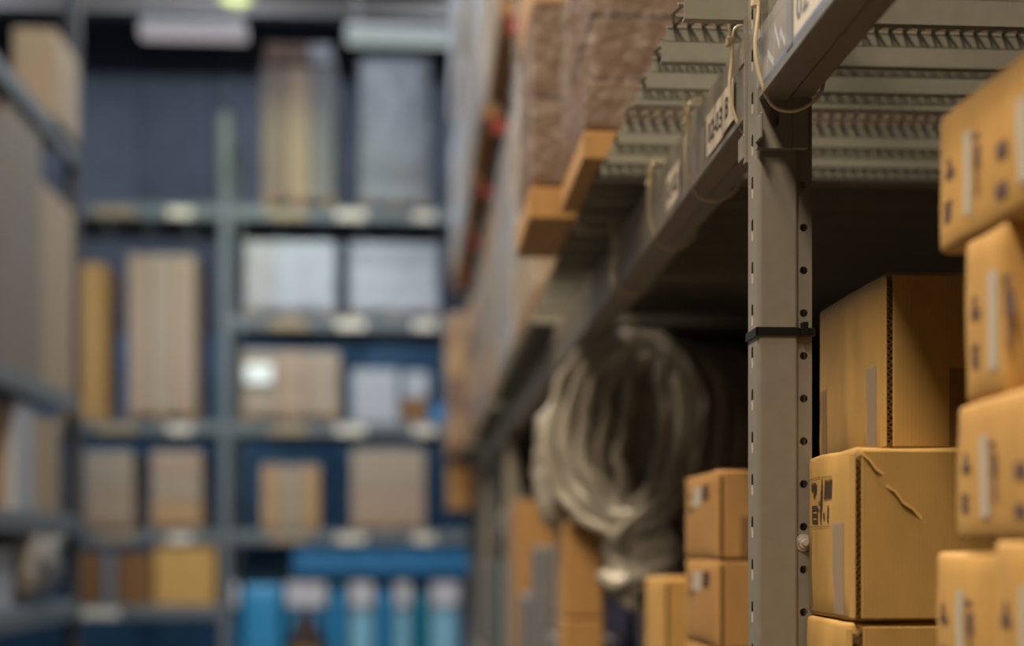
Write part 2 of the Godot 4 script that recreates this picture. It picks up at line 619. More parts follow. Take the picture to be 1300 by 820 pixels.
func upright_frame(z: float, height: float, pm: Mesh, x: float, depth: float, m: Material, label: String) -> Node3D:
	var t := thing("upright_frame", label, "rack frame", Vector3(x, 0, z))
	put("post", pm, m, t)
	var b := put("post", pm, m, t, Vector3(depth, 0, -PD))
	b.rotation.y = PI
	for span in [[0.15, 0.60], [2.75, 3.5], [4.0, 5.0], [5.5, 6.6]]:
		var lo: float = span[0]
		var hi: float = span[1]
		for y in [lo, hi]:
			put("cross_brace", box_mesh(Vector3(0.08, y - 0.015, -PD / 2 - 0.01), Vector3(depth - 0.08, y + 0.015, -PD / 2 + 0.01), 0.002), m, t)
		var st := new_st()
		tube(st, [Vector3(0.08, lo, -PD / 2), Vector3(depth - 0.08, hi, -PD / 2)], 0.012, 8)
		put("diagonal_brace", st.commit(), m, t)
	for fx in [0.045, depth - 0.045]:
		put("foot_plate", box_mesh(Vector3(fx - 0.07, 0.0, -PD - 0.03), Vector3(fx + 0.07, 0.006, 0.03)), m, t)
	return t

func beam_profile() -> PackedVector2Array:
	# x towards the shelf, y up; outer face at x = 0, underside at y = 0
	return PackedVector2Array([Vector2(-0.005, 0.0), Vector2(-0.006, 0.002), Vector2(-0.006, 0.011), Vector2(-0.004, 0.013), Vector2(0, 0.013), Vector2(0, 0.086), Vector2(0.003, 0.09), Vector2(0.014, 0.09), Vector2(0.014, 0.096), Vector2(0.006, 0.096), Vector2(0.006, 0.137), Vector2(0.009, 0.14), Vector2(0.066, 0.14), Vector2(0.069, 0.137), Vector2(0.069, 0.008), Vector2(0.067, 0.005), Vector2(0.0375, 0.004), Vector2(0.0365, 0.009), Vector2(0.0345, 0.009), Vector2(0.0335, 0.001), Vector2(0.032, 0.0)])

func shelf_beam(x: float, y: float, z0: float, z1: float, m: Material, label: String, group := "", side := 1.0) -> Node3D:
	var t := thing("shelf_beam", label, "beam", Vector3(x, y, z0), 0.0, group)
	var prof := PackedVector2Array()
	for p in beam_profile():
		prof.append(Vector2(p.x * side, p.y))
	put("beam_body", push_profile(prof, -0.006, z1 - z0 + 0.006), m, t)
	for e in [-0.006, z1 - z0 + 0.006]:
		var st := new_st()
		# end plate with an oval slot below the beam
		hole_cell(st, Vector3(0.016 * side, -0.022, e + 0.006), Vector3.RIGHT, Vector3.UP, Vector3.BACK, 0.024, 0.043, 0.0055, 0.014, 0.012)
		var lo := minf(0.040 * side, 0.062 * side)
		var hi := maxf(0.040 * side, 0.062 * side)
		add_box(st, Vector3(lo, -0.065, e - 0.006), Vector3(hi, 0.14, e + 0.006), 0.001)
		var lo2 := minf(-0.008 * side, 0.040 * side)
		var hi2 := maxf(-0.008 * side, 0.040 * side)
		add_box(st, Vector3(lo2, 0.021, e - 0.006), Vector3(hi2, 0.14, e + 0.006), 0.0)
		quad(st, Vector3(lo2, -0.065, e - 0.006), Vector3(hi2, -0.065, e - 0.006), Vector3(hi2, -0.065, e + 0.006), Vector3(lo2, -0.065, e + 0.006), Vector3.DOWN)
		quad(st, Vector3(-0.008 * side, -0.065, e - 0.006), Vector3(-0.008 * side, 0.021, e - 0.006), Vector3(-0.008 * side, 0.021, e + 0.006), Vector3(-0.008 * side, -0.065, e + 0.006), Vector3.LEFT * side)
		# the hooks that catch the post's slots
		for hy in [-0.058, 0.075]:
			add_box(st, Vector3(minf(-0.010 * side, -0.006 * side), hy, e - (0.03 if e > -0.1 else 0.0)), Vector3(maxf(-0.010 * side, -0.006 * side), hy + 0.034, e + (0.0 if e > -0.1 else 0.03)), 0.001)
		put("end_plate", st.commit(), m, t)
	return t

func plank_mesh(length: float, pitch: float, open: bool, lip: float) -> Mesh:
	# x from 0 to length, front lip at z = 0 hanging down to y = 0, web at y = 0.036
	var st := new_st()
	var th := 0.0022
	add_box(st, Vector3(0, 0.042 - lip, -th), Vector3(length, 0.042, 0), 0.0008)
	add_box(st, Vector3(0, 0.042 - lip, -0.014), Vector3(length, 0.042 - lip + th, -th), 0.0)
	var gap := 0.05 if open else 0.006
	add_box(st, Vector3(0, 0.018, -pitch + gap), Vector3(length, 0.042, -pitch + gap + th), 0.0008)
	var w0 := -0.002
	var w1 := -pitch + gap + 0.001
	if not open:
		add_box(st, Vector3(0, 0.040, w1), Vector3(length, 0.042, w0))
		return st.commit()
	var rows := 3
	var rail := 0.005
	var step := (w1 - w0) / rows
	for i in rows + 1:
		var z := w0 + step * i
		add_box(st, Vector3(0, 0.038, minf(z - rail / 2, z + rail / 2)), Vector3(length, 0.042, maxf(z - rail / 2, z + rail / 2)))
	var n := int(length / 0.011)
	for i in rows:
		for k in n:
			var a := Vector3(length * k / n, 0.040, w0 + step * i)
			var b := Vector3(length * (k + 1) / n, 0.040, w0 + step * (i + 1))
			if (k + i) % 2 == 1:
				var s := a.z
				a.z = b.z
				b.z = s
			var dir := (b - a).normalized()
			var sd := dir.cross(Vector3.UP) * 0.0022
			quad(st, a - sd, b - sd, b + sd, a + sd, Vector3.DOWN)
			quad(st, a - sd + Vector3.UP * 0.002, b - sd + Vector3.UP * 0.002, b + sd + Vector3.UP * 0.002, a + sd + Vector3.UP * 0.002, Vector3.UP)
	return st.commit()

func shelf_deck(x0: float, y: float, z0: float, z1: float, length: float, starts: Array, m: Material, label: String, open: bool) -> void:
	var t := thing("shelf_deck", label, "shelf", Vector3(x0, y, z0))
	var meshes := {}
	for i in starts.size():
		var nxt: float = starts[i + 1] if i + 1 < starts.size() else z1
		var pitch := snappedf(starts[i] - nxt, 0.01)
		var lip: float = [0.042, 0.038, 0.033, 0.016, 0.030, 0.027, 0.021][i] if open and i < 7 else 0.03
		var key := str(pitch, " ", lip)
		if not meshes.has(key):
			meshes[key] = plank_mesh(length, pitch, open, lip)
		put("deck_plank", meshes[key], m, t, Vector3(0, 0, starts[i] - z0))
	if not open:
		put("light_stop_board", box_mesh(Vector3(0.02, 0.0425, z1 - z0 + 0.01), Vector3(length, 0.05, -0.01)), M.board, t)  # added board that stops light falling through the deck

func even_starts(z0: float, z1: float, pitch: float) -> Array:
	var a := []
	var z := z0
	while z > z1 + 0.05:
		a.append(z)
		z -= pitch
	return a

func text_on(parent: Node, words_: String, at: Vector3, size: float, m: Material) -> void:
	var tm := TextMesh.new()
	var f := SystemFont.new()
	f.font_names = PackedStringArray(["Droid Sans"])
	f.font_weight = 700
	tm.font = f
	tm.text = words_
	tm.font_size = 64
	tm.pixel_size = size / 64.0
	tm.depth = 0.0004
	tm.horizontal_alignment = HORIZONTAL_ALIGNMENT_LEFT
	var o := put("lettering", tm, m, parent, at)
	o.rotation.y = -PI / 2.0

func cable_tie(x: float, y: float, z: float, slack: float, head_y: float, label: String) -> void:
	# loop round a beam whose outer bottom edge is at x, y
	var t := thing("cable_tie", label, "cable tie", Vector3(x, y, z))
	var pts := [Vector3(-0.008, 0.145, 0.0), Vector3(-0.014, 0.10, 0.004), Vector3(-0.017, 0.06, 0.002), Vector3(-0.010, 0.02, 0), Vector3(0.006, -0.008 - slack, 0), Vector3(0.032, -0.016 - slack, 0), Vector3(0.058, -0.008 - slack * 0.6, 0), Vector3(0.074, 0.008, 0), Vector3(0.078, 0.05, 0), Vector3(0.078, 0.12, 0), Vector3(0.07, 0.146, 0), Vector3(0.03, 0.148, 0)]
	var st := new_st()
	tube(st, smooth_path(pts, 6, true), 0.0026, 8, true)
	put("strap", st.commit(), M.tie, t)
	put("lock_head", box_mesh(Vector3(-0.022, head_y, -0.005), Vector3(-0.011, head_y + 0.014, 0.005), 0.002), M.tie, t)
	var st2 := new_st()
	tube(st2, smooth_path([Vector3(-0.016, head_y + 0.01, 0), Vector3(-0.020, head_y + 0.05, 0.01), Vector3(-0.014, head_y + 0.09, 0.02)], 6), 0.0022, 8)
	put("tail", st2.commit(), M.tie, t)

# ================================================================ scene
func _ready() -> void:
	rng.seed = 4
	# camera: level, shifted up, 50 mm at a wide aperture, focused on the rack post
	var cam := Camera3D.new()
	cam.name = "camera"
	var at := CameraAttributesPhysical.new()
	at.frustum_focal_length = 50.0
	at.frustum_focus_distance = 1.93
	at.frustum_near = 0.05
	at.frustum_far = 100.0
	at.exposure_aperture = 1.5
	cam.attributes = at
	add_child(cam)
	cam.projection = Camera3D.PROJECTION_FRUSTUM
	cam.near = 0.05
	cam.far = 100.0
	cam.size = 2.0 * 410.0 / 1800.0 * 0.05
	cam.frustum_offset = Vector2(0, 290.0 / 1800.0 * 0.05)
	cam.position = Vector3(0, 1.6, 0)
	cam.rotation.y = -atan(120.0 / 1800.0)
	cam.current = true

	var env := Environment.new()
	env.background_mode = Environment.BG_COLOR
	env.background_color = Color(0, 0, 0)
	env.tonemap_mode = Environment.TONE_MAPPER_LINEAR
	env.tonemap_exposure = 1.0
	env.sdfgi_enabled = true
	env.ssao_enabled = true
	env.ssil_enabled = true
	var we := WorldEnvironment.new()
	we.name = "environment"
	we.environment = env
	add_child(we)

	make_materials()

	# lamps: a row of tubes over the aisle, and tubes across in front of the end rack
	var warm := Color(1.0, 0.91, 0.78)
	var cool := Color(0.92, 0.96, 1.0)
	var aisle_lamps := [4.2, 1.4, -1.4, -4.2]
	for z in aisle_lamps:
		tube_lamp(Vector3(-1.5, 6.9, z), 1.5, true, 14.0 if z > 3.0 else 31.0, warm, 4.0, "long warm tube lamp hanging over the middle of the aisle", "tube lamps over the aisle", 0.8)
	trough_lamp(Vector3(-2.05, 6.32, -13.2), 0.95, 10.0, cool, Color(0.62, 0.60, 0.61), "short cool trough lamp hanging above the brown-topped tall load")
	trough_lamp(Vector3(-0.18, 6.32, -13.2), 0.95, 10.0, cool, Color(0.62, 0.66, 0.65), "short cool trough lamp hanging above the white wrapped tall load")
	for x in [-6.0, -2.6, 0.8]:  # added lamps, out of view, that brighten the back wall
		tube_lamp(Vector3(x, 8.85, -17.0), 1.5, false, 11.0, cool, 3.0, "long cool tube lamp added above the view to brighten the back wall", "added back wall lamps")

	for z in [-8.2, -10.6]:  # added pair above the view, lights the fronts of the end rack loads
		tube_lamp(Vector3(-1.2, 8.75, z), 1.5, true, 24.0, cool, 3.0, "long cool tube lamp added high out of view to brighten the end rack", "added lamps for the end rack", 0.4)

	build_shell()
	build_near_rack()
	build_near_cartons()
	build_near_goods()
	build_upper_goods()
	build_end_rack()
	build_opposite_rack()

# ---------------------------------------------------------------- the hall
func build_shell() -> void:
	setting("floor", box_mesh(Vector3(-9, -0.2, -20), Vector3(5, 0, 12)), M.concrete)
	setting("ceiling", box_mesh(Vector3(-9, 9.0, -20), Vector3(5, 9.2, 12)), M.ceiling)
	setting("wall_right", box_mesh(Vector3(4.8, 0, -20), Vector3(5, 9, 12)), M.wall_grey)
	setting("wall_left", box_mesh(Vector3(-9, 0, -20), Vector3(-8.8, 9, 12)), M.wall_grey)
	setting("wall_front", box_mesh(Vector3(-9, 0, 11.8), Vector3(5, 9, 12)), M.wall_grey)
	var back := setting("wall_back", box_mesh(Vector3(-9, 0, -20), Vector3(5, 9, -19.8)), M.wall_blue)
	var x := -8.8
	var k := 0
	while x < 1.5:
		put("wall_panel", box_mesh(Vector3(x + 0.01, 4.62, -19.8), Vector3(x + 0.99, 8.6, -19.76), 0.01), M.wall_blue if k % 2 == 0 else M.wall_blue_alt, back)
		put("wall_panel", box_mesh(Vector3(x + 0.01, 0.0, -19.8), Vector3(x + 0.99, 4.60, -19.76), 0.01), M.wall_low if k % 2 == 0 else M.wall_low_alt, back)
		x += 1.0
		k += 1
	# roof girders across the hall
	for g in [[-18.4, 8.48, 8.78]]:
		var st := new_st()
		add_box(st, Vector3(-8.8, g[1], g[0] - 0.12), Vector3(4.8, g[1] + 0.03, g[0] + 0.12))
		add_box(st, Vector3(-8.8, g[1] + 0.03, g[0] - 0.012), Vector3(4.8, g[2] - 0.03, g[0] + 0.012))
		add_box(st, Vector3(-8.8, g[2] - 0.03, g[0] - 0.12), Vector3(4.8, g[2], g[0] + 0.12))
		setting("trim_1", st.commit(), M.girder)
	# round high-bay lamp
	var hb := thing("high_bay_lamp", "round yellowish high-bay lamp hanging beside the roof girder", "lamp", Vector3(-1.76, 6.92, -13.9))
	put("shade", lathe([Vector2(0.02, 0.30), Vector2(0.06, 0.28), Vector2(0.10, 0.16), Vector2(0.16, 0.03), Vector2(0.155, 0.03), Vector2(0.09, 0.16)]), M.lamp_body, hb)
	put("lamp_glow", lathe([Vector2(0.0, 0.05), Vector2(0.15, 0.05), Vector2(0.15, 0.04), Vector2(0.10, 0.01), Vector2(0.0, 0.0)]), glowing(Color(0.80, 0.86, 0.56), 1.7), hb)
	put("hanger", box_mesh(Vector3(-0.006, 0.29, -0.006), Vector3(0.006, 2.08, 0.006)), M.lamp_body, hb)
	var l := SpotLight3D.new()
	l.name = "high_bay_lamp_light"
	l.light_color = Color(0.93, 1.0, 0.75)
	l.light_energy = 6.0
	l.light_size = 0.14
	l.spot_angle = 75.0
	l.spot_range = 40.0
	l.spot_attenuation = 2.0
	l.shadow_enabled = true
	hb.add_child(l, true)
	l.position = Vector3(0, -0.02, 0)
	l.rotation.x = -PI / 2.0

# ---------------------------------------------------------------- the rack beside the camera
const FRAME_Z := [0.85, -1.9, -4.65, -7.4, -10.15, -12.9]
const FACE := 0.461
const PD := 0.06
const DEPTH := 1.16

func build_near_rack() -> void:
	var pm := post_mesh(7.0)
	var names := ["grey upright frame behind the viewer beside the near cartons", "grey perforated upright frame with black tie, between two bays of cartons", "grey upright frame just past the plastic-wrapped coil", "third grey upright frame along from the one with the black tie", "fourth grey upright frame along from the one with the black tie", "grey upright frame closing the far end of the aisle rack"]
	for i in FRAME_Z.size():
		var t := upright_frame(FRAME_Z[i], 7.0, pm, FACE, DEPTH, M.steel, names[i])
		if i == 1:
			var st := new_st()
			add_box(st, Vector3(-0.0025, 1.893, 0.0002), Vector3(0.057, 1.905, 0.0025), 0.0005)
			add_box(st, Vector3(-0.0025, 1.893, -PD), Vector3(-0.0002, 1.905, 0.0025), 0.0005)
			add_box(st, Vector3(0.0555, 1.8935, -0.008), Vector3(0.080, 1.9045, 0.001), 0.001)
			add_box(st, Vector3(0.060, 1.895, -0.004), Vector3(0.069, 1.912, 0.006), 0.001)
			var tie := put("strap_band", st.commit(), M.tie_black, self)
			tag(tie, "black cable tie fastened round the grey perforated post", "cable tie")
			tie.position = Vector3(FACE, 0, FRAME_Z[1])
			var b := put("bolt", lathe([Vector2(0.0, 0.009), Vector2(0.0035, 0.009), Vector2(0.004, 0.005), Vector2(0.007, 0.005), Vector2(0.007, 0.0015), Vector2(0.0105, 0.0015), Vector2(0.0105, 0.0), Vector2(0.0, 0.0)], 14), M.bolt, t, Vector3(0.0665, 1.612, -0.010))
			b.rotation.x = PI / 2.0
			b.scale = Vector3.ONE * 1.15
	# shelves: underside of beam at each level
	var levels := [0.66, 2.21, 3.72, 5.25]
	var level_names := ["lower", "eye-high", "upper", "topmost"]
	for b in FRAME_Z.size() - 1:
		for k in levels.size():
			var z0: float = FRAME_Z[b] - PD
			var z1: float = FRAME_Z[b + 1]
			var bay := ["bay holding the near carton stacks", "bay of the plastic-wrapped coil", "bay past the coil", "second bay past the coil", "last bay of the aisle rack"]
			if k != 1 and b == 0 and k > 1:
				continue
			var bm := shelf_beam(0.466, levels[k], z0, z1, M.steel, "grey stepped %s beam across the %s" % [level_names[k], bay[b]])
			shelf_beam(FACE + DEPTH - 0.014, levels[k], z0, z1, M.steel, "grey %s rear beam at the back of the %s" % [level_names[k], bay[b]], "", -1.0)
			var starts := even_starts(z0 - 0.008, z1 + 0.03, 0.15)
			var x0 := 0.47
			if k == 1 and b == 1:
				starts = [-1.977, -2.164, -2.304, -2.444, -2.633, -2.777, -2.924]
				starts.append_array(even_starts(-3.07, z1 + 0.03, 0.15))
			if k == 1 and b > 0:
				x0 = 0.375
			if k == 1 and b == 0:
				starts = even_starts(z0 - 0.008, z1 + 0.04, 0.15)
			shelf_deck(x0, levels[k] + 0.14, starts[0], z1 + 0.02, FACE + DEPTH - x0 - 0.01, starts, M.deck, "grey steel %s plank deck in the %s" % [level_names[k], bay[b]], k == 1 and b == 1)
			if k == 1:
				beam_labels(bm, b, z0)
			if k == 2 and b > 0:
				for fz in [-5.8, -7.17, -8.45, -9.9, -11.2]:
					if fz < z0 and fz > z1:
						put("red_flag_label", box_mesh(Vector3(-0.095, 0.0, -0.004), Vector3(-0.006, 0.07, 0.0), 0.001), M.red, bm, Vector3(0, 0, fz - z0))
	# rear sheets, added to keep the inside of the rack dark
	for b in FRAME_Z.size() - 1:
		var o := put("added_back_panel", box_mesh(Vector3(0, 0, FRAME_Z[b + 1]), Vector3(0.02, 6.9, FRAME_Z[b])), M.back_sheet, self, Vector3(FACE + DEPTH + 0.03, 0, 0))
		tag(o, "slate blue sheet added to darken the back of the %s" % ["bay holding the near carton stacks", "bay of the plastic-wrapped coil", "bay past the coil", "second bay past the coil", "last bay of the aisle rack"][b], "panel")
	# cable ties
	cable_tie(0.466, 2.21, -1.865, 0.006, 0.115, "pale cable tie looped under the beam at the post's bracket")
	cable_tie(0.466, 2.21, -2.02, 0.0, 0.118, "pale cable tie hanging on the beam just past the post")
	cable_tie(0.466, 2.21, -2.36, 0.004, 0.105, "pale cable tie round the beam beside the white shelf label")
	cable_tie(0.466, 2.21, -2.74, 0.004, 0.10, "pale cable tie round the beam past the second white label")
	cable_tie(0.466, 2.21, -3.25, 0.003, 0.10, "pale cable tie round the beam under the overhanging tray carton")

func beam_labels(bm: Node3D, b: int, z0: float) -> void:
	# labels: [z far end, length, y, height, text]
	var list := []
	if b == 0:
		list = [[-1.72, 0.26, 0.017, 0.074, "02-05"]]
	elif b == 1:
		list = [[-2.248, 0.12, 0.02, 0.066, "02-03"], [-2.125, 0.07, 0.024, 0.062, "B"], [-2.62, 0.13, 0.02, 0.066, "02-02"], [-3.4, 0.13, 0.02, 0.066, ""]]
	else:
		list = [[z0 - 0.9, 0.13, 0.02, 0.066, ""], [z0 - 1.8, 0.13, 0.02, 0.066, ""]]
	for a in list:
		var zl: float = a[0] - z0
		var p := put("shelf_label", box_mesh(Vector3(-0.0035, a[2], zl), Vector3(-0.0025, a[2] + a[3], zl + a[1])), M.paper, bm)
		if a[4] != "":
			var sz := 0.05 if b == 0 else 0.042
			text_on(p, a[4], Vector3(-0.0038, a[2] + a[3] * 0.5, zl + 0.012), sz, M.ink)
	if b == 0:
		# sleeve: dark divider, blue backing strip and a clear pocket with glints painted white
		put("label_divider", box_mesh(Vector3(-0.006, 0.013, -1.745 - z0), Vector3(-0.001, 0.09, -1.722 - z0)), M.paper_dark, bm)
		put("backing_strip", box_mesh(Vector3(-0.0046, 0.0132, -1.86 - z0), Vector3(-0.0036, 0.0215, -1.2 - z0)), M.paper_blue, bm)
		put("clear_pocket", box_mesh(Vector3(-0.0105, 0.012, -1.88 - z0), Vector3(-0.0095, 0.088, -1.3 - z0)), M.clear, bm)
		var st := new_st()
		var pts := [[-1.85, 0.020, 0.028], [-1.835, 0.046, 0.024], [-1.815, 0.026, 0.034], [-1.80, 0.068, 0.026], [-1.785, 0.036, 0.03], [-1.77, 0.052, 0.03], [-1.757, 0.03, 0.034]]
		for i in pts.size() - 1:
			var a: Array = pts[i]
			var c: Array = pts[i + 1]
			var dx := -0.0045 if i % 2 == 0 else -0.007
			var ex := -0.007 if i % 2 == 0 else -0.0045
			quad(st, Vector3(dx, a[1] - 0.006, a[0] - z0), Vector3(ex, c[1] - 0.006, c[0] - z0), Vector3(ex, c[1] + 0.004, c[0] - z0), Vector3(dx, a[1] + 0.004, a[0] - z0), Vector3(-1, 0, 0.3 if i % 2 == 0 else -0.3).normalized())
		put("painted_glints", st.commit(), M.white, bm)

# ---------------------------------------------------------------- cartons beside the post
func build_near_cartons() -> void:
	var deck := 0.851
	# stack behind the post: three in view, the rest below
	var top := carton("brown carton with raw corrugated corner, topmost of the stack beside the post", 0.595, 0.975, 1.730, 1.957, -1.778, -2.07, M.card, "", true, 3, 0.0)
	raw_edge(top, 0.007)
	aisle_print(top, [[0.78, 0.02, 0.91, 0.50]], M.tape_grey, "tape_strip")
	aisle_print(top, [[0.05, 0.02, 0.16, 0.46]], M.tape, "tape_strip")
	flap_print(top, [[0.215, 0.02, 0.62, 0.46]], M.tape, "tape_strip")
	flap_print(top, frame_rects(0.30, 0.56, 0.44, 0.76, 0.004, 0.008) + [[0.325, 0.58, 0.329, 0.74], [0.34, 0.58, 0.343, 0.72]], M.ink_faint)
	var mid := carton("brown carton with a torn crease on its face, second in the stack beside the post", 0.534, 0.924, 1.514, 1.728, -1.712, -1.907, M.card, "", true, 8)
	raw_edge(mid, 0.006)
	aisle_print(mid, [[0.0, 0.05, 0.10, 0.52]], M.tape, "tape_strip")
	aisle_print(mid, [[0.62, 0.03, 0.84, 0.58]], M.tape_grey, "tape_strip")
	# shipping mark: outline, glyph block, barcode, spindle
	var mk := [[0.06, 0.855, 0.60, 0.858], [0.06, 0.555, 0.60, 0.558]]
	mk += [[0.10, 0.78, 0.15, 0.83], [0.16, 0.74, 0.21, 0.83], [0.22, 0.76, 0.24, 0.82]]
	mk += [[0.13, 0.58, 0.28, 0.60], [0.13, 0.62, 0.28, 0.64], [0.13, 0.66, 0.28, 0.69], [0.13, 0.58, 0.15, 0.69], [0.26, 0.58, 0.28, 0.69]]
	for i in 6:
		mk.append([0.44 + i * 0.03, 0.72, 0.455 + i * 0.03 + 0.004, 0.84])
	for i in 7:
		var hgt: float = [0.06, 0.10, 0.13, 0.14, 0.13, 0.10, 0.06][i]
		mk.append([0.345 + i * 0.008, 0.71 - hgt, 0.354 + i * 0.008, 0.71 + hgt])
	mk += [[0.30, 0.70, 0.33, 0.715], [0.29, 0.655, 0.32, 0.67], [0.44, 0.60, 0.47, 0.64], [0.53, 0.58, 0.56, 0.68]]
	aisle_print(mid, mk, M.ink, "shipping_mark")
	var st := new_st()
	var zf := 0.195 / 2 + FLAP
	for line in [[[-0.186, 0.224], [-0.176, 0.214], [-0.168, 0.202], [-0.158, 0.196]], [[-0.156, 0.181], [-0.144, 0.173], [-0.134, 0.158], [-0.122, 0.150], [-0.110, 0.137]]]:
		# a lifted lip of torn liner along each line
		for i in line.size() - 1:
			var p := Vector3(line[i][0], line[i][1] * 0.93, zf + 0.0003)
			var q := Vector3(line[i + 1][0], line[i + 1][1] * 0.93, zf + 0.0003)
			var lift_p := Vector3(0.003, 0.0025, 0.0 if i == 0 else 0.0045)
			var lift_q := Vector3(0.003, 0.0025, 0.0 if i == line.size() - 2 else 0.0045)
			quad(st, p, q, q - lift_q * Vector3(1, 1, -1), p - lift_p * Vector3(1, 1, -1), Vector3(0.5, 0.6, 0.6).normalized())
	put("torn_crease", st.commit(), M.card, mid)
	var third := carton("brown carton with a dented upper corner, third in the stack beside the post", 0.530, 0.924, 1.30, 1.512, -1.712, -1.907, M.card, "", true, 15)
	raw_edge(third, 0.012)
	stack_below("brown carton low in the stack beside the post", "low cartons beside the post", 0.534, 0.924, 1.2985, deck, -1.712, -1.907, 2, M.card, 20)

	# stack before the post: small cartons with plum print
	var f1 := carton("golden carton jutting out on top of the small printed cartons", 0.54, 0.86, 1.905, 2.047, -1.02, -1.43, M.card_gold, "", true, 31, 0.02)
	small_marks(f1, 0.0)
	var f2 := carton("small golden carton right under the jutting top carton", 0.54, 0.70, 1.7455, 1.9045, -1.27, -1.368, M.card_gold, "", true, 32)
	small_marks(f2, 0.3)
	var n2 := carton("flat golden carton beside the one under the jutting carton", 0.552, 0.80, 1.7455, 1.832, -0.98, -1.262, M.card_gold, "", true, 33)
	small_marks(n2, 0.55)
	var f3 := carton("golden carton with lit top edge, carrying the flat golden carton", 0.535, 0.82, 1.6105, 1.745, -0.98, -1.378, M.card_gold, "", true, 34)
	small_marks(f3, 0.1)
	var f4 := carton("golden carton with plum handling marks and pale tape, under the lit-top carton", 0.54, 0.72, 1.455, 1.5985, -1.292, -1.447, M.card_gold, "", true, 35)
	small_marks(f4, 0.0)
	var n4 := carton("golden carton side by side with the one bearing pale tape", 0.535, 0.80, 1.455, 1.610, -0.98, -1.285, M.card_gold, "", true, 36)
	small_marks(n4, 0.5)
	stack_below("golden carton low in the stack of small printed cartons", "low golden cartons", 0.54, 0.82, 1.4545, deck, -0.98, -1.44, 4, M.card_gold, 40)

	# stack past the post
	var a1 := carton("tan carton with glossy tape, upper one of the pair past the post", 0.58, 0.92, 1.585, 1.758, -2.706, -3.046, M.card_tan, "", true, 51)
	raw_edge(a1, 0.006)
	aisle_print(a1, [[0.30, 0.62, 0.55, 0.86]], M.ink_grey, "address_label")
	aisle_print(a1, [[0.60, 0.68, 0.76, 0.86], [0.18, 0.72, 0.26, 0.78], [0.18, 0.55, 0.30, 0.62]], M.ink, "printed_mark")
	flap_print(a1, [[0.12, 0.02, 0.9, 0.48]], M.tape, "tape_strip")
	var a2 := carton("tan carton with a peaked tape patch, lower one of the pair past the post", 0.58, 0.92, 1.412, 1.584, -2.70, -3.046, M.card_tan, "", true, 52)
	raw_edge(a2, 0.006)
	aisle_print(a2, [[0.30, 0.62, 0.55, 0.86]], M.ink_grey, "address_label")
	aisle_print(a2, [[0.60, 0.68, 0.76, 0.86], [0.18, 0.72, 0.26, 0.78], [0.18, 0.55, 0.30, 0.62]], M.ink, "printed_mark")
	flap_print(a2, [[0.18, 0.0, 0.62, 0.74], [0.28, 0.74, 0.50, 0.82]], M.tape, "tape_strip")
	stack_below("tan carton low in the stack past the post", "low tan cartons past the post", 0.58, 0.92, 1.4115, deck, -2.70, -3.046, 3, M.card_tan, 55)
	var a3 := carton("tan carton standing lower between the tan pair and the plastic coil", 0.578, 0.90, 1.31, 1.537, -3.29, -3.577, M.card_gold, "", true, 58)
	raw_edge(a3, 0.006)
	stack_below("tan carton under the lower one by the coil", "low tan cartons by the coil", 0.578, 0.90, 1.3095, deck, -3.29, -3.577, 2, M.card_tan, 60)

func frame_rects(u0: float, v0: float, u1: float, v1: float, tu: float, tv: float) -> Array:
	return [[u0, v0, u1, v0 + tv], [u0, v1 - tv, u1, v1], [u0, v0, u0 + tu, v1], [u1 - tu, v0, u1, v1]]

func small_marks(t: Node3D, shift: float) -> void:
	var s: Vector3 = t.get_meta("size")
	var k := 0.155 / s.z
	var o := (0.0 if shift < 0.2 else 0.03)
	var marks := []
	for a in [[0.12, 0.20, 0.22, 0.29], [0.12, 0.31, 0.24, 0.34], [0.13, 0.50, 0.27, 0.56], [0.16, 0.56, 0.22, 0.64], [0.60, 0.44, 0.69, 0.60], [0.62, 0.26, 0.66, 0.42], [0.58, 0.64, 0.67, 0.68]]:
		marks.append([(a[0] + o) * k, a[1], (a[2] + o) * k, a[3]])
	for a in marks:
		aisle_print(t, [a], M.ink_plum, "handling_mark")
	aisle_print(t, [[0.42 * k, 0.16, 0.54 * k, 0.74]], M.ink_grey, "pale_tape")
	if s.z > 0.25:
		var m2 := []
		for a in [[0.95, 0.40, 1.10, 0.50], [0.92, 0.15, 1.08, 0.24], [1.42, 0.30, 1.56, 0.62]]:
			m2.append([a[0] * k, a[1], a[2] * k, a[3]])
		for a in m2:
			aisle_print(t, [a], M.ink_plum, "handling_mark")
		aisle_print(t, [[1.22 * k, 0.16, 1.36 * k, 0.70]], M.ink_grey, "pale_tape")

# ---------------------------------------------------------------- the coil and goods under the deck
func loop_path(w: float, h: float, n: int, seed_: int) -> Array:
	var noise := FastNoiseLite.new()
	noise.seed = seed_
	noise.frequency = 0.5
	var out := []
	for i in n:
		var a := TAU * i / n
		var c := cos(a)
		var s := sin(a)
		var p := Vector3(signf(c) * pow(absf(c), 0.95) * w / 2, signf(s) * pow(absf(s), 0.9) * h / 2, 0)
		p += Vector3(noise.get_noise_2d(c * 3, s * 3), noise.get_noise_2d(c * 3 + 9, s * 3), noise.get_noise_2d(c * 3, s * 3 + 9)) * 0.02
		out.append(p)
	return out

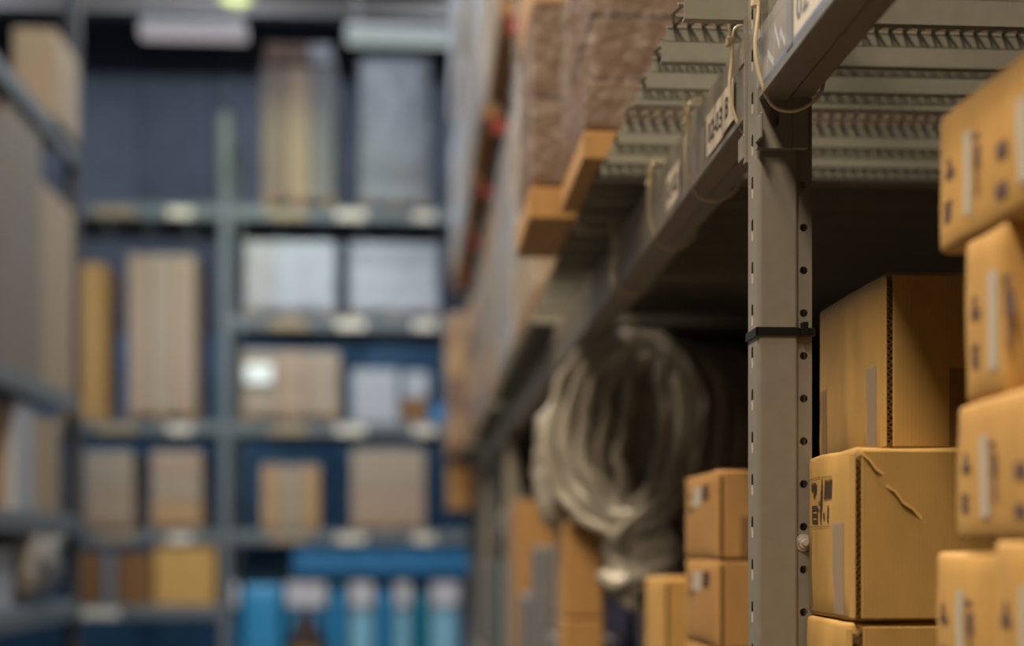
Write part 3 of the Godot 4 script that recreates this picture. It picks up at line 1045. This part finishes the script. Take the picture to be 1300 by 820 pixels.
func build_near_goods() -> void:
	var deck := 0.851
	# coil of film-wrapped hose
	var t := thing("wrapped_coil", "large coil of greyish translucent plastic-wrapped hose under the deck", "coil", Vector3(0.69, 1.61, -4.14))
	var turn := Basis(Vector3.UP, -0.45) * Basis(Vector3.BACK, -0.12)
	for layer in 5:
		for ring in 5:
			var st := new_st()
			var w: float = 0.46 - 0.085 * ring - 0.015 * layer
			var h: float = 0.56 - 0.032 * ring - 0.012 * layer
			var moved := []
			for p in loop_path(w, h, 44, layer * 5 + ring):
				moved.append(turn * (p + Vector3(0.014 * ring, 0.004 * ring, 0.07 - 0.06 * layer)) + Vector3(-0.06 + 0.045 * layer, 0.335, 0.0))
			tube(st, moved, 0.024 + 0.005 * ((layer * 2 + ring) % 3), 9, true, 0.75)
			put("coil_loop", st.commit(), M.bag, t)
	put("coil_core", soft_box(Vector3(0.30, 0.40, 0.16), 0.06, 0.01, 0.03, 8, 9), M.bag, t, Vector3(0.06, 0.12, -0.06))
	put("loose_film", soft_box(Vector3(0.20, 0.28, 0.14), 0.06, 0.02, 0.09, 10, 17), M.bag, t, Vector3(-0.02, -0.16, 0.02))
	put("pack_bottom", soft_box(Vector3(0.36, 0.58, 0.30), 0.05, 0.01, 0.02, 8, 21), M.bag, t, Vector3(0.17, -0.735, -0.12))
	var wh := thing("crumpled_bag", "white crumpled plastic bag squeezed beside the plastic-wrapped coil", "bag", Vector3(0.425, 1.70, -4.36))
	put("bag_body", soft_box(Vector3(0.09, 0.34, 0.14), 0.03, 0.015, 0.04, 12, 25), M.bag_white, wh)
	# cartons under and past the coil
	carton("brown carton in front of the next upright frame, under the white bag", 0.437, 0.555, 1.40, 1.69, -4.20, -4.42, M.card_tan, "", false)
	carton("tan carton beneath the one under the white bag, before the next upright", 0.437, 0.555, 1.12, 1.3995, -4.20, -4.42, M.card_tan, "", false)
	carton("tan carton at the foot of the pile before the next upright", 0.437, 0.555, deck, 1.1195, -4.20, -4.44, M.card_tan, "", false)
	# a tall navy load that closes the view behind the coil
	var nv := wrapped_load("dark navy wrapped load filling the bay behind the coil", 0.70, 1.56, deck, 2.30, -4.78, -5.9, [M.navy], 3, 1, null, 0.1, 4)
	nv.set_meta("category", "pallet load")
	# far bays under the deck
	var cols := [M.card_tan, M.card_grey, M.card_gold, M.card_dark, M.card_white, M.green_grey]
	var words_ := ["tan", "grey", "golden", "dark brown", "white", "green-grey"]
	var spots := [[-4.82, 0.40, 1.30, 1, "just past the next upright"], [-5.5, 0.5, 1.62, 1, "beside the navy load"], [-6.2, 0.5, 1.40, 1, "past the navy load"], [-6.85, 0.4, 1.85, 0, "before the third upright"], [-7.6, 0.45, 1.55, 4, "carrying a white bag"], [-8.3, 0.6, 2.25, 5, "past the white bag"], [-9.2, 0.7, 1.5, 1, "before the fourth upright"], [-10.35, 0.6, 1.75, 3, "past the fourth upright"], [-11.2, 0.8, 2.3, 5, "in the last bay"], [-12.2, 0.6, 1.6, 1, "at the rack's far end"]]
	for s in spots:
		var z0: float = s[0]
		carton("%s carton under the eye-high deck, %s" % [words_[s[3]], s[4]], 0.48, 0.69 if z0 > -6.0 else 1.45, deck, s[2], z0, z0 - s[1], cols[s[3]], "", false, 1, 0.0, "carton")
	var wb := thing("crumpled_bag", "white crumpled plastic bag lying in the second bay past the coil", "bag", Vector3(0.62, 1.30, -7.85))
	put("bag_body", soft_box(Vector3(0.24, 0.26, 0.5), 0.05, 0.02, 0.09, 10, 27), M.bag_white, wb)
	wb.position.y = 1.63

# ---------------------------------------------------------------- goods on the upper decks of the aisle rack
func build_upper_goods() -> void:
	var d := 2.401
	# a tray with film-wrapped cartons on it, jutting over the deck edge
	var t := thing("wrapped_pallet_load", "brown film-wrapped cartons on an open tray at the deck edge", "pallet load", Vector3(0.338, d, -2.88))
	put("tray", box_mesh(Vector3(0, 0, -0.46), Vector3(1.12, 0.058, 0), 0.003), M.card_tan, t)
	put("carton", box_mesh(Vector3(0.006, 0.06, -0.45), Vector3(1.11, 0.165, -0.008), 0.006), M.card_umber, t)
	put("carton", box_mesh(Vector3(0.025, 0.167, -0.45), Vector3(1.11, 0.30, -0.02), 0.006), M.card_umber, t)
	put("carton", box_mesh(Vector3(0.02, 0.302, -0.45), Vector3(1.11, 0.46, -0.02), 0.006), M.card_umber, t)
	put("carton", box_mesh(Vector3(0.02, 0.462, -0.45), Vector3(1.11, 0.70, -0.02), 0.006), M.card_umber, t)
	var f := put("stretch_film", soft_box(Vector3(1.12, 0.64, 0.46), 0.02, 0.004, 0.012, 20, 61), M.wrap, t, Vector3(0.558, 0.062, -0.228))
	f.set_meta("label", "glossy clear film")
	# the next load on its gold tray
	t = thing("wrapped_pallet_load", "tall brown film-wrapped load on a golden tray overhanging the deck", "pallet load", Vector3(0.268, d, -3.40))
	put("tray", box_mesh(Vector3(0, 0, -0.46), Vector3(1.2, 0.075, 0), 0.003), M.card_tan, t)
	for k in 5:
		put("carton", box_mesh(Vector3(0.01, 0.077 + 0.22 * k, -0.45), Vector3(1.19, 0.295 + 0.22 * k, -0.012), 0.008), [M.card_umber, M.card_umber, M.card_tan, M.card_umber, M.card_umber][k], t)
	put("stretch_film", soft_box(Vector3(1.22, 1.10, 0.47), 0.025, 0.004, 0.016, 20, 62), M.wrap, t, Vector3(0.60, 0.08, -0.23))
	wrapped_load("brown wrapped load added above the coil to darken the deck from below", 0.62, 1.5, d, 3.3, -3.98, -4.60, [M.card_umber], 4, 1, M.wrap, 0.1, 66)  # added load, blocks light so the planks below stay dark
	# loads farther along, two to a bay
	var spans := [[-4.80, -5.95], [-6.10, -7.33], [-7.55, -8.70], [-8.85, -10.08], [-10.30, -11.45], [-11.60, -12.83]]
	var low := ["cream film-wrapped load past the next upright on the eye-high deck", "white film-wrapped load past the cream one on the eye-high deck", "pale load with a brown foot layer on the eye-high deck", "grey film-wrapped load on the eye-high deck, third from the far end", "brown load on the eye-high deck, second from the far end", "brown carton load jutting out at the far end of the eye-high deck"]
	var low_m := [[M.card_pale, M.card_white], [M.card_white, M.card_pale], [M.card_tan, M.card_pale, M.card_pale], [M.card_grey, M.card_pale], [M.card_dark, M.card_tan], [M.card_tan, M.card_dark, M.card_gold]]
	var up := ["cream tall load on the upper deck past the next upright", "cream and rosy load on the upper deck, fifth from the end", "pale grey wrapped load on the upper deck, fourth from the end", "cream wrapped load on the upper deck, third from the end", "white and cream load on the upper deck, second from the end", "white-wrapped load at the end of the upper deck"]
	var up_m := [[M.card_pale], [M.card_pale, M.card_rose], [M.card_white, M.card_pale], [M.card_pale], [M.card_white, M.card_pale], [M.card_pale, M.card_white]]
	for k in 6:
		var z0: float = spans[k][0]
		var z1: float = spans[k][1]
		wrapped_load(low[k], [0.40, 0.41, 0.41, 0.42, 0.38, 0.25][k], 1.3, d, [3.55, 3.5, 3.5, 3.5, 3.45, 3.55][k], z0, z1, low_m[k], 4, 1, M.wrap_thick if k == 1 else M.wrap, 0.1, 71 + k)
		wrapped_load(up[k], [0.38, 0.36, 0.34, 0.34, 0.33, 0.31][k], 1.3, 3.912, 5.18, z0, z1, up_m[k], 4, 1, M.wrap_thick if k % 2 == 0 else M.wrap, 0.1, 80 + k)
		wrapped_load(up[k].replace("upper deck", "topmost deck"), [0.38, 0.36, 0.34, 0.34, 0.33, 0.31][k], 1.3, 5.442, 6.75, z0, z1, up_m[(k + 1) % 6], 4, 1, M.wrap_thick if k % 2 == 1 else M.wrap, 0.1, 90 + k)
	carton("tan carton hanging over the beam at the far rack end, under the deck", 0.26, 0.45, 1.95, 2.345, -11.8, -12.6, M.card_tan, "", false)

# ---------------------------------------------------------------- the rack across the end
func end_beam(x0: float, x1: float, y: float, label: String, flags: Array) -> void:
	var t := thing("end_rack_beam", label, "beam", Vector3(x0, y, -15.0))
	put("beam_body", box_mesh(Vector3(0, -0.12, -0.05), Vector3(x1 - x0, 0, 0), 0.008), M.back_steel, t)
	for f in flags:
		put("price_label", box_mesh(Vector3(f[0] - x0, -0.11, 0.0), Vector3(f[1] - x0, -0.015, 0.008)), [M.paper, M.card_pale][f[2]], t)
	var r := thing("end_rack_beam", label.replace("beam", "rear beam"), "beam", Vector3(x0, y, -16.05))
	put("beam_body", box_mesh(Vector3(0, -0.12, -0.05), Vector3(x1 - x0, 0, 0), 0.008), M.back_steel, r)

func end_deck(x0: float, x1: float, y: float, label: String) -> void:
	var t := thing("end_rack_deck", label, "shelf", Vector3(x0, y, -15.0))
	var n := 6
	for i in n:
		var a := (x1 - x0) * i / n
		put("deck_plank", box_mesh(Vector3(a + 0.02, 0.0, -1.09), Vector3(a + (x1 - x0) / n - 0.02, 0.02, -0.01), 0.003), M.back_steel, t)

func build_end_rack() -> void:
	var xs := [-4.76, -2.01, 0.74]
	var un := ["blue-grey upright frame of the end rack behind the opposite rack", "blue-grey upright frame in the middle of the end rack", "blue-grey upright frame of the end rack behind the aisle rack"]
	for i in 3:
		var t := thing("upright_frame", un[i], "rack frame", Vector3(xs[i], 0, -15.0))
		for z in [-0.1, -1.1]:
			put("post", box_mesh(Vector3(-0.055, 0, z), Vector3(0.055, 6.2, z + 0.1), 0.008), M.back_steel, t)
		for k in 5:
			put("cross_brace", box_mesh(Vector3(-0.02, 0.5 + k * 1.15, -1.0), Vector3(0.02, 0.54 + k * 1.15, -0.1)), M.back_steel, t)
	var tops := [5.20, 4.05, 2.94, 1.80]
	var ord := ["topmost", "second", "third", "fourth"]
	for k in 4:
		if k != 1:
			end_beam(xs[0] + 0.06, xs[1] - 0.06, tops[k], "blue-grey %s beam of the end rack bay with the tall beige load" % ord[k], [[-3.35, -2.95, 1], [-2.6, -2.35, 0]])
			end_deck(xs[0] + 0.06, xs[1] - 0.06, tops[k], "slatted %s deck of the end rack bay with the tall beige load" % ord[k])
		end_beam(xs[1] + 0.06, xs[2] - 0.06, tops[k], "blue-grey %s beam of the end rack bay with white wrapped loads" % ord[k], [[-1.55, -1.15, 1], [-0.85, -0.55, 0], [-0.05, 0.18, 0]])
		end_deck(xs[1] + 0.06, xs[2] - 0.06, tops[k], "slatted %s deck of the end rack bay with white wrapped loads" % ord[k])
	end_beam(xs[0] + 0.06, xs[1] - 0.06, 1.02, "blue-grey lowest beam of the end rack under three brown cartons", [[-3.7, -3.1, 0]])
	end_deck(xs[0] + 0.06, xs[1] - 0.06, 1.02, "slatted lowest deck of the end rack under three brown cartons")

	var z := -15.02
	var a := 0.021
	# above: two tall loads
	wrapped_load("tall brown and rosy wrapped load with a lid box on the topmost end beam", -1.63, -0.87, 5.20 + a, 6.70, z, z - 0.95, [M.card_rose, M.card_beige, M.card_grey], 1, 3, M.wrap, 0.1, 101)
	var lid := wrapped_load("rosy lid box on top of the tall brown wrapped load", -1.60, -0.90, 6.78, 6.98, z, z - 0.9, [M.card_rose, M.card_rose, M.card_white], 1, 3, null, 0.0, 102)
	lid.position.y = 6.75
	wrapped_load("tall white wrapped load on the topmost end beam", -0.60, 0.12, 5.20 + a, 6.80, z, z - 0.95, [M.card_grey, M.card_white, M.card_white, M.card_grey], 1, 4, M.wrap_thick, 0.1, 103)
	# second level
	wrapped_load("white wrapped load with a cream end on the second beam", -1.81, -0.86, 4.05 + a, 4.85, z, z - 0.9, [M.card_pale, M.card_white, M.card_white], 1, 3, M.wrap_thick, 0.08, 104)
	wrapped_load("white wrapped load in layers on the second beam", -0.71, 0.22, 4.05 + a, 4.85, z, z - 0.9, [M.card_white, M.card_white, M.card_grey], 3, 1, M.wrap_thick, 0.08, 105)
	# third level
	var pl := wrapped_load("beige carton load with a painted white glint on the third beam", -1.84, -0.82, 2.94 + a, 3.71, z, z - 0.9, [M.card_pale, M.card_beige, M.card_pale], 2, 3, M.wrap, 0.08, 106)
	put("glint_plate", box_mesh(Vector3(-0.47, 0.40, 0.47), Vector3(-0.19, 0.60, 0.48), 0.004), M.glint_plate, pl)  # white plate painted in for a lamp reflection on the film
	carton("white box with brown edges on the third beam of the end rack", -0.69, -0.20, 2.94 + a, 3.52, z, z - 0.6, M.card_white, "", false)
	carton("brown low box beside the white one on the third beam", -0.17, 0.10, 2.94 + a, 3.22, z, z - 0.6, M.card_dark, "", false)
	carton("white box lying on the brown low box on the third beam", -0.15, 0.12, 3.2215, 3.50, z, z - 0.5, M.card_white, "", false)
	carton("small blue box at the end of the third beam", 0.11, 0.36, 2.94 + a, 3.14, z + 0.02, z - 0.3, M.vivid, "", false)
	# the bay with the tall beige load
	wrapped_load("tall beige wrapped load on the third beam of the end rack", -3.02, -2.33, 2.94 + a, 4.70, z, z - 0.9, [M.card_beige, M.card_pale, M.card_beige], 1, 3, M.wrap, 0.09, 107)
	carton("tall narrow tan carton beside the tall beige wrapped load", -3.72, -3.27, 2.94 + a, 4.60, z, z - 0.7, M.card_tan, "", false)
	# fourth level
	wrapped_load("brown wrapped load with a bluish shine on the fourth beam, beside the opposite rack", -3.47, -2.97, 1.80 + a, 2.65, z, z - 0.8, [M.card_beige, M.card_pale], 2, 1, M.wrap, 0.06, 108)
	wrapped_load("brown wrapped load on the fourth beam next to the middle frame", -2.78, -2.26, 1.80 + a, 2.65, z, z - 0.8, [M.card_tan, M.card_pale, M.card_beige], 3, 1, M.wrap, 0.06, 109)
	wrapped_load("brown carton load with a pale stripe on the fourth beam", -1.64, -1.03, 1.80 + a, 2.50, z, z - 0.8, [M.card_tan, M.card_pale, M.card_tan], 1, 3, M.wrap, 0.0, 110)
	wrapped_load("large pinkish beige wrapped box load on the fourth beam", -0.70, 0.08, 1.80 + a, 2.68, z, z - 0.8, [M.card_beige, M.card_pale], 2, 1, M.wrap, 0.05, 111)
	# lowest level
	carton("dark brown carton at the end of the lowest beam of the end rack", -3.62, -3.30, 1.02 + a, 1.60, z, z - 0.6, M.card_dark, "", false)
	carton("grey slim carton between two dark brown cartons on the lowest beam", -3.28, -3.14, 1.02 + a, 1.60, z, z - 0.6, M.card_grey, "", false)
	carton("dark brown carton between the grey slim and the golden carton", -3.12, -2.77, 1.02 + a, 1.58, z, z - 0.6, M.card_dark, "", false)
	carton("bright golden carton on the lowest beam next to the middle frame", -2.74, -2.12, 1.02 + a, 1.65, z, z - 0.6, M.card_gold, "", false)

	# blue packs under the fourth beam
	var pnl := put("blue_back_panel", box_mesh(Vector3(-1.93, 0.0, -15.9), Vector3(0.66, 1.66, -15.86), 0.004), M.vivid, self)
	tag(pnl, "vivid blue board closing the lowest bay of the end rack", "panel")
	var pnl2 := put("blue_banner", box_mesh(Vector3(-1.30, 1.36, -14.99), Vector3(0.66, 1.62, -14.97), 0.003), M.vivid, self)
	tag(pnl2, "vivid blue banner strip under the fourth beam of the end rack", "banner")
	var packs := [[-1.95, -1.86, 1, 1.27, "slim white-headed pack by the middle frame"], [-1.84, -1.42, 0, 1.26, "broad plain blue pack by the slim one"], [-1.39, -0.95, 2, 1.27, "blue pack with a broad white header behind the peaked bundle"], [-0.93, -0.76, 0, 1.24, "narrow plain blue pack past the peaked bundle"], [-0.73, -0.45, 3, 1.27, "pale pack with a white header and pale body"], [-0.43, -0.27, 0, 1.22, "narrow blue pack past the pale one"], [-0.25, -0.06, 3, 1.27, "pale narrow pack with white header"], [-0.04, 0.11, 4, 1.20, "teal pack between two pale ones"], [0.13, 0.45, 3, 1.27, "pale pack with white header at the aisle rack"]]
	for p in packs:
		var t := thing("tall_pack", p[4], "pack", Vector3((p[0] + p[1]) / 2, 0.0, -15.15))
		var w: float = p[1] - p[0] - 0.03
		put("pack_body", soft_box(Vector3(w, p[3] - 0.02, 0.22), 0.03, 0.006, 0.008, 8, int(p[3] * 100) + int(w * 100)), {0: M.pack_blue, 1: M.pack_blue, 2: M.pack_blue, 3: M.pack_pale, 4: M.pack_teal}[p[2]], t)
		if p[2] == 1 or p[2] == 2 or p[2] == 3:
			put("header_card", box_mesh(Vector3(-w / 2, 1.02, 0.13), Vector3(w / 2, 1.28, 0.145), 0.003), M.white, t)
	var pk := thing("peaked_bundle", "dark brown peaked bundle with a tan foot before the blue packs", "bundle", Vector3(-1.13, 0, -14.5))
	put("bundle_top", lathe([Vector2(0.0, 1.02), Vector2(0.05, 1.0), Vector2(0.12, 0.88), Vector2(0.18, 0.72), Vector2(0.2, 0.66), Vector2(0.0, 0.64)], 16), M.hair, pk)
	put("bundle_foot", lathe([Vector2(0.0, 0.66), Vector2(0.17, 0.66), Vector2(0.19, 0.4), Vector2(0.2, 0.0), Vector2(0.0, 0.0)], 16), M.card_tan, pk)

# ---------------------------------------------------------------- the rack on the other side of the aisle
func build_opposite_rack() -> void:
	var x := -2.5
	var fz := [-7.4, -10.65]
	for i in 2:
		var t := thing("upright_frame", ["grey upright frame of the opposite rack beside its white cartons", "grey upright frame ending the opposite rack"][i], "rack frame", Vector3(x, 0, fz[i]))
		for px in [-0.09, -1.1]:
			put("post", box_mesh(Vector3(px, 0, -0.1), Vector3(px + 0.09, 7.0, 0), 0.006), M.rack_dark, t)
		for k in 6:
			put("cross_brace", box_mesh(Vector3(-1.0, 0.5 + k * 1.1, -0.07), Vector3(-0.09, 0.54 + k * 1.1, -0.03)), M.back_steel, t)
	var ys := [4.56, 2.72, 1.84, 1.22]
	var nm := ["topmost", "second", "third", "lowest"]
	for k in 4:
		var t := thing("opposite_rack_beam", "grey %s beam of the opposite rack" % nm[k], "beam", Vector3(x, ys[k], -7.5))
		put("beam_body", box_mesh(Vector3(-0.05, -0.12, -3.15), Vector3(0, 0, 0), 0.006), M.back_steel, t)
		var r := thing("opposite_rack_beam", "grey %s rear beam of the opposite rack" % nm[k], "beam", Vector3(x - 1.05, ys[k], -7.5))
		put("beam_body", box_mesh(Vector3(-0.05, -0.12, -3.15), Vector3(0, 0, 0), 0.006), M.back_steel, r)
		var d := thing("opposite_rack_deck", "slatted %s deck of the opposite rack" % nm[k], "shelf", Vector3(x, ys[k], -7.5))
		for i in 11:
			put("deck_plank", box_mesh(Vector3(-1.09, 0.0, -3.14 + i * 0.284), Vector3(-0.01, 0.02, -3.14 + i * 0.284 + 0.26), 0.003), M.back_steel, d)
	var a := 0.021
	carton("white and brown carton on the topmost beam of the opposite rack", -2.78, -2.48, 4.56 + a, 5.20, -9.95, -10.6, M.card_pale, "", false)
	carton("tall whitish carton on the second beam of the opposite rack, third from its end", -3.4, -2.52, 2.72 + a, 4.25, -8.1, -8.85, M.card_taupe, "", false)
	carton("tall light grey carton on the second beam of the opposite rack, second from its end", -3.4, -2.52, 2.72 + a, 4.38, -8.87, -9.72, M.card_taupe, "", false)
	carton("tall beige carton ending the second beam of the opposite rack", -3.4, -2.52, 2.72 + a, 4.10, -9.74, -10.60, M.card_pale, "", false)
	carton("golden carton high on the whitish one of the opposite rack", -3.3, -2.56, 4.2505, 4.42, -8.1, -8.8, M.card_gold, "", false)
	carton("pale upright carton on the third beam of the opposite rack", -3.3, -2.52, 1.84 + a, 2.55, -9.1, -9.55, M.card_white, "", false)
	carton("beige upright carton ending the third beam of the opposite rack", -3.3, -2.52, 1.84 + a, 2.52, -9.62, -10.2, M.card_pale, "", false)
	carton("tan carton set back on the third beam of the opposite rack", -3.3, -2.58, 1.84 + a, 2.5, -8.2, -9.05, M.card_tan, "", false)
	var wb := thing("crumpled_bag", "white plastic bag on the lowest beam of the opposite rack", "bag", Vector3(-2.70, 1.22 + a + 0.07, -9.75))
	put("bag_body", soft_box(Vector3(0.4, 0.42, 0.8), 0.08, 0.03, 0.06, 8, 33), M.bag_white, wb)
	carton("white carton beside the bag on the lowest beam of the opposite rack", -3.2, -2.55, 1.22 + a, 1.62, -8.4, -9.15, M.card_white, "", false)
